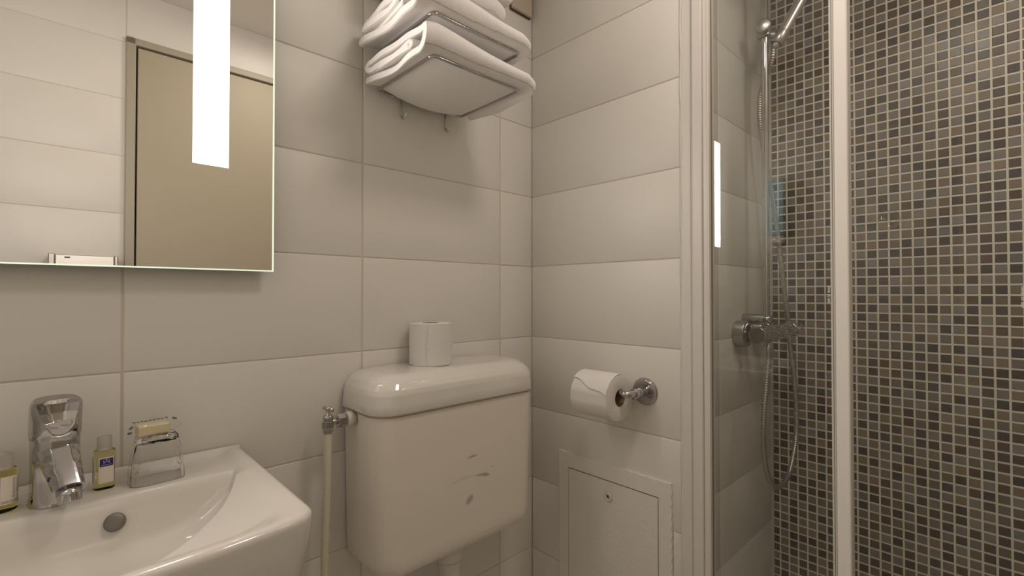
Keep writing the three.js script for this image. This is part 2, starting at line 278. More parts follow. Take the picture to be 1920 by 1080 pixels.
// ------------------------------------------------------------------ cistern
function foot(x0, x1, z0, z1, rf, rb, n = 8) {               // footprint: front corners rf, back corners rb; counter-clockwise from above
  const out = [], arc = (cx, cz, r, a0) => { for (let k = 0; k <= n; k++) { const a = a0 + (Math.PI / 2) * k / n; out.push([cx + r * Math.cos(a), cz + r * Math.sin(a)]); } };
  arc(x1 - rf, z1 - rf, rf, 0); arc(x0 + rf, z1 - rf, rf, Math.PI / 2); arc(x0 + rb, z0 + rb, rb, Math.PI); arc(x1 - rb, z0 + rb, rb, Math.PI * 1.5);
  return out;
}
const ringAt = (f, y) => f.map(([x, z]) => [x, y, z]);
{
  const t = thing('toilet_cistern', 'white wall-hung plastic toilet cistern with a paper roll standing on its lid', 'cistern', [-0.3475, 0.58, 0.004]);
  const x0 = -0.560, x1 = -0.135, z0 = 0.004, z1 = 0.151, yb = 0.578, yt = 0.899, rows = [];
  const rx = 0.034, rz = 0.012;
  for (let k = 0; k <= 10; k++) { const a = (k / 10) * Math.PI / 2, ix = rx * (1 - Math.sin(a)), iz = rz * (1 - Math.sin(a)), y = yb + 0.034 * (1 - Math.cos(a));
    rows.push(ringAt(foot(x0 + 0.006 + ix, x1 - 0.006 - ix, z0, z1 - 0.004 - iz, 0.045 - Math.min(0.02, ix * 0.5), 0.008), y)); }
  for (let k = 1; k <= 6; k++) { const q = k / 6; rows.push(ringAt(foot(x0 + 0.006 * (1 - q), x1 - 0.006 * (1 - q), z0, z1 - 0.004 * (1 - q), 0.045, 0.008), lerp(yb + 0.034, yt, q))); }
  let g = surface(rows, { closeU: true, capStart: true, capEnd: true, flip: true }); g = toCreasedNormals(g, 0.9);
  { // front uv for the scuff marks
    const p = g.attributes.position, n = g.attributes.normal, uv = new Float32Array(p.count * 2);
    for (let i = 0; i < p.count; i++) { const front = n.getZ(i) > 0.8; uv[2 * i] = front ? (p.getX(i) - x0) / (x1 - x0) : 0.02; uv[2 * i + 1] = front ? (p.getY(i) - yb) / (yt - yb) : 0.02; }
    g.setAttribute('uv', new THREE.BufferAttribute(uv, 2));
  }
  const scuffs = canvasTexture(1024, 776, (c, W, H) => {
    c.fillStyle = 'rgb(236,229,218)'; c.fillRect(0, 0, W, H);
    const X = x => (x - x0) / (x1 - x0) * W, Y = y => H - (y - yb) / (yt - yb) * H, rr = rng(5);
    const smear = (pts, w, a) => { for (let q = 0; q <= 1.0001; q += 0.02) { const f = q * (pts.length - 1), i = Math.min(pts.length - 2, Math.floor(f)), t = f - i, x = X(lerp(pts[i][0], pts[i + 1][0], t)), y = Y(lerp(pts[i][1], pts[i + 1][1], t)), r = w * (0.7 + 0.6 * rr()) * (0.35 + 0.65 * Math.sin(Math.PI * q)); const gr = c.createRadialGradient(x, y, 0, x, y, r * 2); gr.addColorStop(0, `rgba(120,106,96,${a * (0.6 + 0.6 * rr())})`); gr.addColorStop(1, 'rgba(120,106,96,0)'); c.fillStyle = gr; c.fillRect(x - r * 2, y - r * 2, r * 4, r * 4); } };
    smear([[-0.352, 0.7715], [-0.338, 0.7735], [-0.324, 0.7725]], 4, 0.16);
    smear([[-0.41, 0.724], [-0.365, 0.733], [-0.325, 0.7295]], 5, 0.06);
    smear([[-0.330, 0.7292], [-0.305, 0.7260], [-0.288, 0.7205]], 6, 0.15);
    smear([[-0.353, 0.676], [-0.345, 0.682], [-0.338, 0.688]], 12, 0.035);
    c.fillStyle = 'rgba(80,70,60,.55)'; for (const [x, y, s] of [[-0.284, 0.738, 3], [-0.45, 0.72, 2], [-0.386, 0.596, 3]]) { c.beginPath(); c.ellipse(X(x), Y(y), s, s * 0.8, 0, 0, 7); c.fill(); }
  });
  part('tank', g, mat([1, 1, 1], 0.32, 0, { map: scuffs }), t);
  // lid: a shallow cap with large rounded front and side edges
  const L = [], lx0 = -0.5652, lx1 = -0.1300, lz1 = 0.157, ly = 0.892;
  const lid = (ins, insz, y, r) => L.push(ringAt(foot(lx0 + ins, lx1 - ins, z0, lz1 - insz, r, 0.008), y));
  lid(0.003, 0.003, ly, 0.052); lid(0.0008, 0.0008, ly + 0.001, 0.054); lid(0, 0, ly + 0.003, 0.055); lid(0.0015, 0.0015, ly + 0.02, 0.055);
  for (let k = 0; k <= 14; k++) { const a = (k / 14) * Math.PI / 2, i = 0.0025 + 0.042 * (1 - Math.cos(a)), iz = 0.0025 + 0.046 * (1 - Math.cos(a)); lid(i, iz, ly + 0.030 + 0.0425 * Math.sin(a), 0.055 - i * 0.35); }
  lid(0.075, 0.06, ly + 0.0740, 0.03); lid(0.16, 0.07, ly + 0.0745, 0.02);
  part('lid', toCreasedNormals(surface(L, { closeU: true, capStart: true, capEnd: true, flip: true }), 0.8), M.ceramic, t);
  part('seam', (() => { const g = surface([ringAt(foot(x0 - 0.001, x1 + 0.001, z0, z1 + 0.0012, 0.046, 0.008), 0.8885), ringAt(foot(x0 - 0.001, x1 + 0.001, z0, z1 + 0.0012, 0.046, 0.008), 0.8912)], { closeU: true, flip: true }); return g; })(), mat([0.45, 0.39, 0.27], 0.6), t);
}
{ // flush pipe
  const x = -0.352, z = 0.085, t = thing('flush_pipe', 'white plastic flush pipe coming down from under the cistern', 'pipe', [x, 0, z]);
  const n = lathe([[0.0245, 0.535], [0.029, 0.536], [0.0305, 0.54], [0.0335, 0.556], [0.034, 0.585], [0.02, 0.585]]); n.translate(x, 0, z); part('coupling_nut', n, M.plastic, t);
  const p = lathe([[0.0255, 0.0], [0.0255, 0.52], [0.0268, 0.5215], [0.0268, 0.537], [0.02, 0.537]]); p.translate(x, 0, z); part('pipe', p, M.plastic, t);
}
{ // stop valve and hose beside the cistern
  const x = -0.613, z = 0.055, t = thing('stop_valve', 'small chrome angle valve with T-bar handle left of the cistern', 'valve', [x, 0.86, z]);
  const nut = hexNut(0.0105, 0.013); nut.translate(x, 0.868, z);
  const body = lathe([[0.0001, 0.858], [0.0082, 0.858], [0.0092, 0.861], [0.0095, 0.868], [0.0085, 0.8685], [0.0085, 0.884], [0.0098, 0.8855], [0.0098, 0.889], [0.0078, 0.892], [0.005, 0.894], [0.0036, 0.896], [0.0036, 0.905], [0.0001, 0.906]], 28); body.translate(x, 0, z);
  const side = aim(lathe([[0.0001, 0], [0.0058, 0], [0.0058, 0.016], [0.0001, 0.016]], 24), [1, 0, 0]); side.translate(x + 0.004, 0.8775, z);
  part('valve_body', merge(body, nut, side), M.chrome, t);
  const hx = hexNut(0.0118, 0.016); aim(hx, [1, 0, 0]); hx.translate(x + 0.017, 0.8775, z); part('union_nut', hx, M.chrome, t);
  const cap = aim(lathe([[0.0001, 0], [0.013, 0], [0.0145, 0.003], [0.0145, 0.016], [0.0001, 0.016]], 32), [1, 0, 0]); cap.translate(x + 0.035, 0.8775, z); part('inlet_collar', cap, M.plastic, t);
  const d = [0.08, 0, 1], h = 0.0165, bar = (s) => { const g = aim(lathe([[0.0022, 0], [0.0022, h * 0.45], [0.0038, h * 0.8], [0.004, h * 0.95], [0.0001, h]], 16), d.map(v => v * s)); g.translate(x, 0.9035, z); return g; };
  const hub = new THREE.SphereGeometry(0.0052, 16, 10); hub.translate(x, 0.9035, z);
  part('t_handle', merge(bar(1), bar(-1), hub), M.chrome, t);
  const hs = thing('supply_hose', 'cream water hose hanging down the wall from the valve', 'hose', [x, 0.05, z]);
  const pts = [[x, 0.862, z], [x - 0.0005, 0.80, z], [x - 0.002, 0.72, z - 0.001], [x - 0.0035, 0.64, z - 0.003], [x - 0.003, 0.56, z - 0.006], [x, 0.45, z - 0.01], [x, 0.3, z - 0.02], [x, 0.2, z - 0.027]];
  part('tube', smoothTube(pts, 0.0072, 120, 16), M.hose, hs);
  const sl = lathe([[0.0074, 0], [0.0079, 0.001], [0.0079, 0.012], [0.0074, 0.013]], 20); sl.translate(x - 0.0030, 0.655, z - 0.0027); part('sleeve', sl, M.hose, hs);
  const wallEnd = merge(rod([x, 0.2, z - 0.027], [x, 0.17, z - 0.028], 0.011), rod([x, 0.175, 0.001], [x, 0.175, z - 0.028], 0.01)); part('wall_elbow', wallEnd, M.chrome, hs);
}

// ------------------------------------------------------------------ paper rolls
function rollShape(r, rc, h, seg = 72, dent = 0) {           // hollow roll along +y, slightly out of round
  const rows = [[rc, 0], [rc + 0.0006, -0.0003], [(r + rc) / 2, -0.0004], [r - 0.002, 0], [r - 0.0004, 0.0008], [r, 0.0026], [r, h / 2], [r, h - 0.0026], [r - 0.0004, h - 0.0008], [r - 0.002, h], [(r + rc) / 2, h + 0.0004], [rc + 0.0006, h + 0.0003], [rc, h]]
    .map(([q, y]) => { const a = []; for (let i = 0; i < seg; i++) { const f = i / seg * Math.PI * 2, k = 1 + dent * (q > rc + 0.005 ? Math.sin(3 * f + y * 20) * 0.4 + Math.sin(2 * f + 1) : 0); a.push([q * k * Math.cos(f), y, q * k * Math.sin(f)]); } return a; });
  const g = surface(rows, { closeU: true, flip: true }); return boxUV(toCreasedNormals(g, 0.8), 0.08);
}
function coreShape(rc, h) { return lathe([[rc - 0.0012, 0], [rc, 0], [rc, h], [rc - 0.0012, h], [rc - 0.0012, 0]], 40); }
function flap(r, h, a0, a1, edge) {                          // loose last sheet around a roll: from angle a0 to a slanting free edge
  const rows = []; for (let j = 0; j <= 24; j++) { const row = [], q = j / 24, e = edge(q); for (let i = 0; i <= 24; i++) { const f = lerp(a0, e, i / 24), rr = r + 0.0006 + 0.0022 * (i / 24) ** 3; row.push([rr * Math.cos(f), q * h, rr * Math.sin(f)]); } rows.push(row); }
  return boxUV(surface(rows), 0.08);
}
{
  const t = thing('toilet_paper_roll', 'white toilet paper roll standing upright on the cistern lid', 'toilet paper', [-0.381, 0.9668, 0.0525]);
  mesh('paper', rollShape(0.047, 0.0195, 0.0905), M.paper, t);
  const c = mesh('cardboard_core', coreShape(0.0195, 0.0902), M.card, t);
  const two = mat([0.80, 0.775, 0.74], 0.95, 0, { bumpMap: paperBump, bumpScale: 0.0006, side: THREE.DoubleSide });
  mesh('loose_sheet', flap(0.047, 0.0903, 3.0, 1.2, q => lerp(1.12, 0.42, sstep(0, 0.8, q))), two, t);
}
{
  const y = 0.8995, z = 0.3645, x = -0.074;
  const t = thing('toilet_paper_holder', 'chrome toilet paper arm with round wall plate on the tiled side wall', 'paper holder', [0, y, z]);
  const esc = aim(lathe([[0.0001, 0], [0.0315, 0], [0.0315, 0.003], [0.029, 0.0035], [0.0285, 0.008], [0.027, 0.0095], [0.0185, 0.0098], [0.017, 0.0082], [0.0125, 0.0082], [0.0125, 0.0082], [0.0001, 0.0082]], 48), [-1, 0, 0]); esc.translate(0, y - 0.003, z);
  part('wall_plate', esc, M.chrome, t);
  const socket = aim(lathe([[0.0001, 0.006], [0.0118, 0.006], [0.0118, 0.03], [0.0105, 0.0315], [0.0105, 0.034], [0.0118, 0.0355], [0.0118, 0.0495], [0.011, 0.0505], [0.0001, 0.0505]], 40), [-1, 0, 0]); socket.translate(0, y - 0.003, z);
  part('socket', socket, M.chrome, t);
  part('arm', pipe([[-0.03, y - 0.003, z], [x, y - 0.001, z], [x, y, z - 0.02], [x, y, z - 0.135]], 0.0085, 0.009, 120, 20), M.chrome, t);
  const k = new THREE.SphereGeometry(0.0118, 24, 16); k.scale(1, 1, 0.75); k.translate(x, y, z - 0.1365); part('end_knob', k, M.chrome, t);
  const w = thing('toilet_paper_roll', 'white toilet paper roll hanging on the chrome arm by the wall', 'toilet paper', [x, y - 0.0105, z - 0.1195]);
  w.rotation.x = Math.PI / 2;
  mesh('paper', rollShape(0.0525, 0.0195, 0.1, 72, 0.016), M.paper, w);
  mesh('cardboard_core', coreShape(0.0195, 0.0997), M.card, w);
  const two = mat([0.80, 0.775, 0.74], 0.95, 0, { bumpMap: paperBump, bumpScale: 0.0006, side: THREE.DoubleSide });
  mesh('loose_sheet', flap(0.0530, 0.0998, 5.0, 3.5, q => lerp(3.95, 3.35, q) + 0.05 * Math.sin(q * 9)), two, w);
}

// ------------------------------------------------------------------ service hatch in the side wall
{
  const t = thing('access_hatch', 'white painted service hatch with round lock low in the tiled side wall', 'hatch', [0, 0.2, 0.27]);
  const z0 = 0.106, z1 = 0.4305, y1 = 0.7025, i0 = 0.137, i1 = 0.399, it = 0.664, yb = 0.2, ib = 0.235, F = -0.0045;
  const rr = rng(17), rough = g => { const p = g.attributes.position; for (let i = 0; i < p.count; i++) { const y = p.getY(i), z = p.getZ(i), on = (z > z1 - 0.006 || y > y1 - 0.006); if (on && p.getX(i) < 0) { const n = Math.sin(y * 310 + z * 190) * Math.sin(y * 97 - z * 410); p.setXYZ(i, p.getX(i) - 0.0012 * Math.max(0, n), y + 0.0018 * n, z + 0.0016 * Math.sin(y * 270 + z * 333)); } } g.computeVertexNormals(); return g; };
  const sub = (za, zb, ya, yb_) => { const g = new THREE.BoxGeometry(0.0075, yb_ - ya, zb - za, 1, Math.max(2, Math.round((yb_ - ya) / 0.004)), Math.max(2, Math.round((zb - za) / 0.004))); g.translate(F + 0.00375, (ya + yb_) / 2, (za + zb) / 2); return g; };
  part('frame', boxUV(toCreasedNormals(rough(merge(sub(z0, i0, yb, y1), sub(i1, z1, yb, y1), sub(i0, i1, it, y1), sub(i0, i1, yb, ib))), 0.6), 0.3), M.painted, t);
  part('joint', box(-0.001, 0.0012, ib, it, i0, i1), M.dark, t);
  part('panel', boxUV(rbox(F + 0.0006, 0.0, ib + 0.001, it - 0.0028, i0 + 0.0012, i1 - 0.0024, 0.0008), 0.3), M.painted, t);
  const lz = 0.2645, ly = 0.625;
  const l = lathe([[0.0001, 0.0012], [0.0042, 0.0012], [0.0048, 0.0042], [0.0085, 0.005], [0.0105, 0.0042], [0.0116, 0.001], [0.0116, 0]], 36); aim(l, [-1, 0, 0]); l.translate(F, ly, lz);
  const lk = part('lock', l, M.paintedSmooth, t);
  const kh = aim(lathe([[0.0001, 0.0016], [0.0036, 0.0016], [0.0036, 0], [0.0001, 0]], 20), [-1, 0, 0]); kh.translate(F - 0.001, ly, lz); part('keyhole', kh, M.dark, lk);
  const pin = aim(lathe([[0.0001, 0.0005], [0.0014, 0.0005], [0.0014, 0], [0.0001, 0]], 12), [-1, 0, 0]); pin.translate(F - 0.0023, ly - 0.0006, lz + 0.0006); part('key_pin', pin, M.satin, lk);
}
{ // cover plate high in the corner
  const t = thing('wall_cover_plate', 'flat beige cover plate with dark joint high in the wall corner', 'cover plate', [-0.05, 1.91, 0]);
  part('joint', rbox(-0.0898, -0.0105, 1.9098, 2.06, 0, 0.007, 0.002), M.gap, t);
  part('plate', rbox(-0.0882, -0.0125, 1.9115, 2.057, 0.004, 0.0142, 0.003), mat([0.56, 0.50, 0.40], 0.5), t);
}

// ------------------------------------------------------------------ towel rack and towels
{
  const X0 = -0.492, X1 = -0.268, ZF = 0.222, ZB = 0.012, r = 0.0029, ys = [1.56, 1.64, 1.76, 1.84], zs = [0.222, 0.222, 0.122, 0.122];
  const t = thing('towel_rack', 'chrome wire towel rack with stacked shelves and hooks above the cistern', 'towel rack', [-0.38, 1.5, 0]);
  ys.forEach((y, i) => part('shelf_frame', pipe([[-0.38, y, ZB], [X0, y, ZB], [X0, y, zs[i]], [X1, y, zs[i]], [X1, y, ZB], [-0.38, y, ZB]], r, 0.012, 200, 12), M.chrome, t));
  for (const x of [-0.43, -0.309]) part('hook', pipe([[x, 1.93, 0.006], [x, 1.523, 0.006], [x, 1.514, 0.012], [x + 0.001, 1.514, 0.021], [x + 0.002, 1.524, 0.027]], 0.0026, 0.008, 160, 12), M.steel, t);
  for (const x of [-0.43, -0.309]) { const g = aim(lathe([[0.0001, 0], [0.011, 0], [0.011, 0.003], [0.0001, 0.0045]], 24), [0, 0, 1]); g.translate(x, 1.92, 0.0005); part('wall_fixing', g, M.chrome, t); }

  // a folded towel: one spiral strip of cloth, seen end-on, carried along x
  function towel(y0, seed, o) {
    const q = rng(seed), ph = [q() * 6, q() * 6, q() * 6, q() * 6], T = o.T;
    const path = [], arc = (cz, cy, rz, ry, a0, a1, n) => { for (let k = 1; k <= n; k++) { const a = lerp(a0, a1, k / n); path.push([cz + rz * Math.cos(a), cy + ry * Math.sin(a)]); } };
    const line = (z1, y1, n) => { const [z, y] = path[path.length - 1]; for (let k = 1; k <= n; k++) path.push([lerp(z, z1, k / n), lerp(y, y1, k / n)]); };
    const H = o.H, hp = Math.PI / 2, zf = o.zf + o.front, b = T * 0.5;
    path.push([o.back, b]); line(zf - H / 2 * 0.8, b, 24);
    arc(zf - H / 2 * 0.8, H / 2, H / 2 * 0.8, H / 2 - b, -hp, hp, 40);                                  // round the front
    line(o.back + 0.02, H - b - o.drop, 24);
    const y1 = H - b - o.drop; arc(o.back + 0.02, y1 - T * 0.62, T * 0.75, T * 0.62, hp, hp * 3, 20);     // loop at the back
    line(zf - 0.06, H - T * 1.75, 10);
    const hi = (H - T * 1.75 - T * 1.55) / 2; arc(zf - 0.058, T * 1.55 + hi, hi * 1.3, hi, hp, -hp, 20);  // inner turn at the front
    line(o.back + 0.012, T * 1.5, 14);
    // strip outline
    const n = path.length, left = [], right = [];
    for (let i = 0; i < n; i++) { const a = path[Math.max(0, i - 1)], c = path[Math.min(n - 1, i + 1)], dz = c[0] - a[0], dy = c[1] - a[1], l = Math.hypot(dz, dy) || 1; left.push([-dy / l, dz / l]); right.push([dy / l, -dz / l]); }
    const xs = [], N = 60, e = 0.005; for (let k = 0; k <= N; k++) xs.push(lerp(o.x0, o.x1, k / N));
    const all = []; for (const d of [0, 0.0003, 0.0009, 0.0018, 0.003, 0.0042]) all.push(o.x0 + d, o.x1 - d); for (const x of xs) if (x > o.x0 + 0.005 && x < o.x1 - 0.005) all.push(x); all.sort((a, c) => a - c);
    const tip = (s) => { const c = []; for (let k = 1; k < 5; k++) c.push(hp - k / 5 * Math.PI); return c; };
    const rows = all.map(x => {
      const dEnd = Math.min(x - o.x0, o.x1 - x), th = T / 2 * (dEnd >= e ? 1 : Math.sqrt(Math.max(0, 1 - (1 - dEnd / e) ** 2)) * 0.3 + 0.7);
      const row = [], put = (z, y, i) => {
        const lay = i / n, wob = 0.0026 * Math.sin(z * 40 + ph[0] + lay * 7) + 0.0012 * Math.sin(x * 30 + ph[1] + lay * 11) + 0.0016 * Math.sin(z * 75 + x * 18 + ph[2]);
        const inx = clamp01((x - X0) / (X1 - X0)), sag = (inx > 0 && inx < 1 ? Math.sin(Math.PI * inx) ** 0.8 : 0) * o.sag * clamp01(1.25 - z / o.zf * 1.1);
        const over = -o.hang * clamp01((x - X1 - 0.003) / 0.028) ** 1.3 - o.hangL * clamp01((X0 - x - 0.003) / 0.03) ** 1.3;
        const soft = inx > 0.0 && inx < 1.0 ? 0 : 0;
        row.push([x + (0.004 * Math.sin(z * 33 + lay * 9 + ph[3]) + 0.006 * Math.sin(lay * 17 + ph[1])) * (dEnd < 0.04 ? 1 - dEnd / 0.04 : 0) + o.skew * z, y0 + r + y * lerp(1, o.rh, sstep(-0.15, 1.1, (x - X0) / (X1 - X0))) - sag + over + soft + wob * sstep(0, 0.055, y), z]);
      };
      for (let i = 0; i < n; i++) put(path[i][0] + left[i][0] * th, path[i][1] + left[i][1] * th, i);
      { const i = n - 1, dz = right[i][1], dy = -right[i][0]; for (const a of tip()) { const s = Math.sin(a), c = Math.cos(a); put(path[i][0] + (left[i][0] * s + -dz * c * 1) * th, path[i][1] + (left[i][1] * s - dy * c * 0) * th, i); } }
      for (let i = n - 1; i >= 0; i--) put(path[i][0] + right[i][0] * th, path[i][1] + right[i][1] * th, i);
      { const i = 0; for (const a of tip()) { const s = -Math.sin(a), c = Math.cos(a); put(path[i][0] - c * th, path[i][1] + left[i][1] * s * th, i); } }
      return row;
    });
    const m = rows[0].length, g = surface(rows, { closeU: true, flip: true });
    // the two cut ends: quads between the faces of the strip
    const base0 = 0, base1 = (rows.length - 1) * m;
    const L_ = i => i, R_ = i => n + 4 + (n - 1 - i), cp = [], ci = [], P = g.attributes.position;
    for (const [b0, rev] of [[base0, false], [base1, true]]) { const o0 = cp.length / 3; for (let i = 0; i < n; i++) for (const k of [L_(i), R_(i)]) cp.push(P.getX(b0 + k), P.getY(b0 + k), P.getZ(b0 + k));
      for (let i = 0; i + 1 < n; i++) { const a = o0 + 2 * i; rev ? ci.push(a, a + 3, a + 1, a, a + 2, a + 3) : ci.push(a, a + 1, a + 3, a, a + 3, a + 2); }
      for (const [k0, k1, tips] of [[L_(n - 1), R_(n - 1), [n, n + 1, n + 2, n + 3]], [R_(0), L_(0), [2 * n + 4, 2 * n + 5, 2 * n + 6, 2 * n + 7]]]) { const loop = [k0, ...tips, k1], a = cp.length / 3; for (const k of loop) cp.push(P.getX(b0 + k), P.getY(b0 + k), P.getZ(b0 + k)); for (let i = 1; i + 1 < loop.length; i++) rev ? ci.push(a, a + i, a + i + 1) : ci.push(a, a + i + 1, a + i); } }
    const cap = new THREE.BufferGeometry(); cap.setAttribute('position', new THREE.Float32BufferAttribute(cp, 3)); cap.setIndex(ci); cap.computeVertexNormals();
    return boxUV(merge(g, cap), 0.12);
  }
  const specs = [
    ['white folded bath towel on the lowest wire shelf, above the two hooks', { T: 0.0150, H: 0.060, rh: 0.72, front: 0.016, back: 0.03, drop: 0.010, x0: -0.522, x1: -0.243, sag: 0.018, hang: 0.016, hangL: 0.006, skew: 0.02 }],
    ['white folded bath towel on the second wire shelf from below', { T: 0.0160, H: 0.064, rh: 0.68, front: 0.014, back: 0.028, drop: 0.008, x0: -0.530, x1: -0.246, sag: 0.012, hang: 0.012, hangL: 0.01, skew: -0.03 }],
    ['white folded towel on the third wire shelf, cut by the top of the picture', { T: 0.0155, H: 0.063, rh: 0.9, front: 0.010, back: 0.03, drop: 0.008, x0: -0.520, x1: -0.238, sag: 0.010, hang: 0.010, hangL: 0.01, skew: 0.02 }],
    ['white folded towel on the topmost wire shelf, only its end showing', { T: 0.0135, H: 0.057, rh: 0.9, front: 0.006, back: 0.035, drop: 0.006, x0: -0.515, x1: -0.205, sag: 0.010, hang: 0.03, hangL: 0.01, skew: 0.0 }],
  ];
  specs.forEach(([label, o], i) => {
    o.zf = zs[i]; const g = towel(ys[i], 300 + i * 7, o), b = [(-0.38), ys[i], 0.11]; g.translate(-b[0], -b[1], -b[2]);
    const m = new THREE.Mesh(g, M.towel); m.name = numbered('folded_towel'); m.position.set(...b); m.castShadow = m.receiveShadow = true;
    m.userData = { label, category: 'towel', group: 'folded towels on the wire rack' }; scene.add(m);
  });
}

// ------------------------------------------------------------------ washbasin
const RIM = 0.8555;
const BX0 = -1.175, BX1 = -0.7500, BZ1 = 0.381, BCX = -0.9625;
function basinTop(x, z) {                                     // height of the glazed top below the rim
  const dl = x - BX0, dr = BX1 - x, db = z, front = BZ1 - 0.022 * Math.abs((x - BCX) / ((BX1 - BX0) / 2)) ** 3 - z;
  const side = Math.min(dl, dr), deck = -0.010 * sstep(0.004, 0.016, db) * sstep(0.012, 0.04, side) * (1 - sstep(0.10, 0.15, z));
  const dish = -0.016 * sstep(0.015, 0.085, side) * sstep(0.10, 0.14, z) * sstep(0.010, 0.055, front);
  const u = Math.abs(x - (BCX + 0.006)) / 0.176, v = (z - 0.1075) / 0.238;
  let bowl = 0;
  if (v > 0) { const q = 1 - (u ** 1.7 + v ** 1.35); if (q > 0) bowl = -0.098 * (1 - (1 - clamp01(q / 0.8)) ** 1.8) * (0.25 * sstep(0, 0.02, z - 0.1075) + 0.75 * sstep(0, 0.10, z - 0.1075)) - 0.022 * sstep(0, 0.10, q) * sstep(0, 0.016, z - 0.1075); }
  return deck + dish + bowl;
}
{
  const t = thing('washbasin', 'white ceramic hand basin with sloping bowl below the mirror', 'sink', [BCX, RIM - 0.15, 0.003]);
  const n = 360, out = [], half = (BX1 - BX0) / 2;
  const rimPt = (f, ins) => {                                  // rounded rectangle with a slightly bowed front
    const F = foot(BX0 + ins, BX1 - ins, 0.003 + ins * 0.05, BZ1 - ins, 0.026, 0.006, 14); return F;
  };
  const resample = F => { const L = [0]; const P = [...F, F[0]]; for (let i = 1; i < P.length; i++) L.push(L[i - 1] + Math.hypot(P[i][0] - P[i - 1][0], P[i][1] - P[i - 1][1])); const o = []; for (let k = 0; k < n; k++) { const s = k / n * L[L.length - 1]; let i = 1; while (L[i] < s) i++; const q = (s - L[i - 1]) / (L[i] - L[i - 1] || 1); o.push([lerp(P[i - 1][0], P[i][0], q), lerp(P[i - 1][1], P[i][1], q)]); } return o; };
  const bow = ([x, z]) => [x, z - 0.022 * Math.abs((x - BCX) / half) ** 3 * sstep(0.2, 0.36, z)];
  const edge = resample(rimPt(0, 0)).map(bow), c = [BCX, 0.19], R = 0.009, rows = [];
  // underside and outer wall, from below
  const at = (k, y) => rows.push(edge.map(([x, z]) => { const a = c[0] + (x - c[0]) * k, b = 0.003 + (z - 0.003) * (0.25 + 0.75 * k) * (k < 1 ? k ** 0.35 : 1); return [a, RIM + y, b]; }));
  at(0.45, -0.185); at(0.62, -0.178); at(0.78, -0.16); at(0.90, -0.13); at(0.965, -0.085); at(0.99, -0.04); at(0.999, -0.018); at(1, -R);
  const ins = [], d0 = (x, z) => Math.min(x - BX0, BX1 - x, z + 0.5, BZ1 - 0.022 * Math.abs((x - BCX) / half) ** 3 - z);
  const steps = []; for (let k = 1; k <= 8; k++) steps.push(R * (1 - Math.cos(k / 8 * Math.PI / 2)) / 0.2 * 1); for (let k = 1; k <= 170; k++) steps.push(lerp(R / 0.2, 1, k / 170));
  for (const s of steps) rows.push(edge.map(([x, z]) => { const k = 1 - s * 0.998, px = c[0] + (x - c[0]) * k, pz = c[1] + (z - c[1]) * k; const d = Math.max(0, Math.min(d0(px, pz), s * 0.2 * 1.0 + 0)); const rr = d < R ? -R + Math.sqrt(Math.max(0, R * R - (R - d) ** 2)) : 0; const bk = z < 0.01 ? 0 : rr; return [px, RIM + bk + basinTop(px, pz), pz]; }));
  part('bowl', surface(rows, { closeU: true, capStart: true, capEnd: true, flip: true }), M.ceramic, t);
  const ov = lathe([[0.0001, 0.0035], [0.007, 0.0033], [0.0105, 0.0022], [0.0118, 0.0004], [0.0118, -0.004]], 36); ov.scale(1, 1, 1); aim(ov, [0, 0.42, 0.9]); ov.translate(-0.9275, 0.8165, 0.1215);
  part('overflow_cap', ov, mat([0.22, 0.2, 0.18], 0.45, 0.6), t);
}
const DECK = RIM - 0.010;
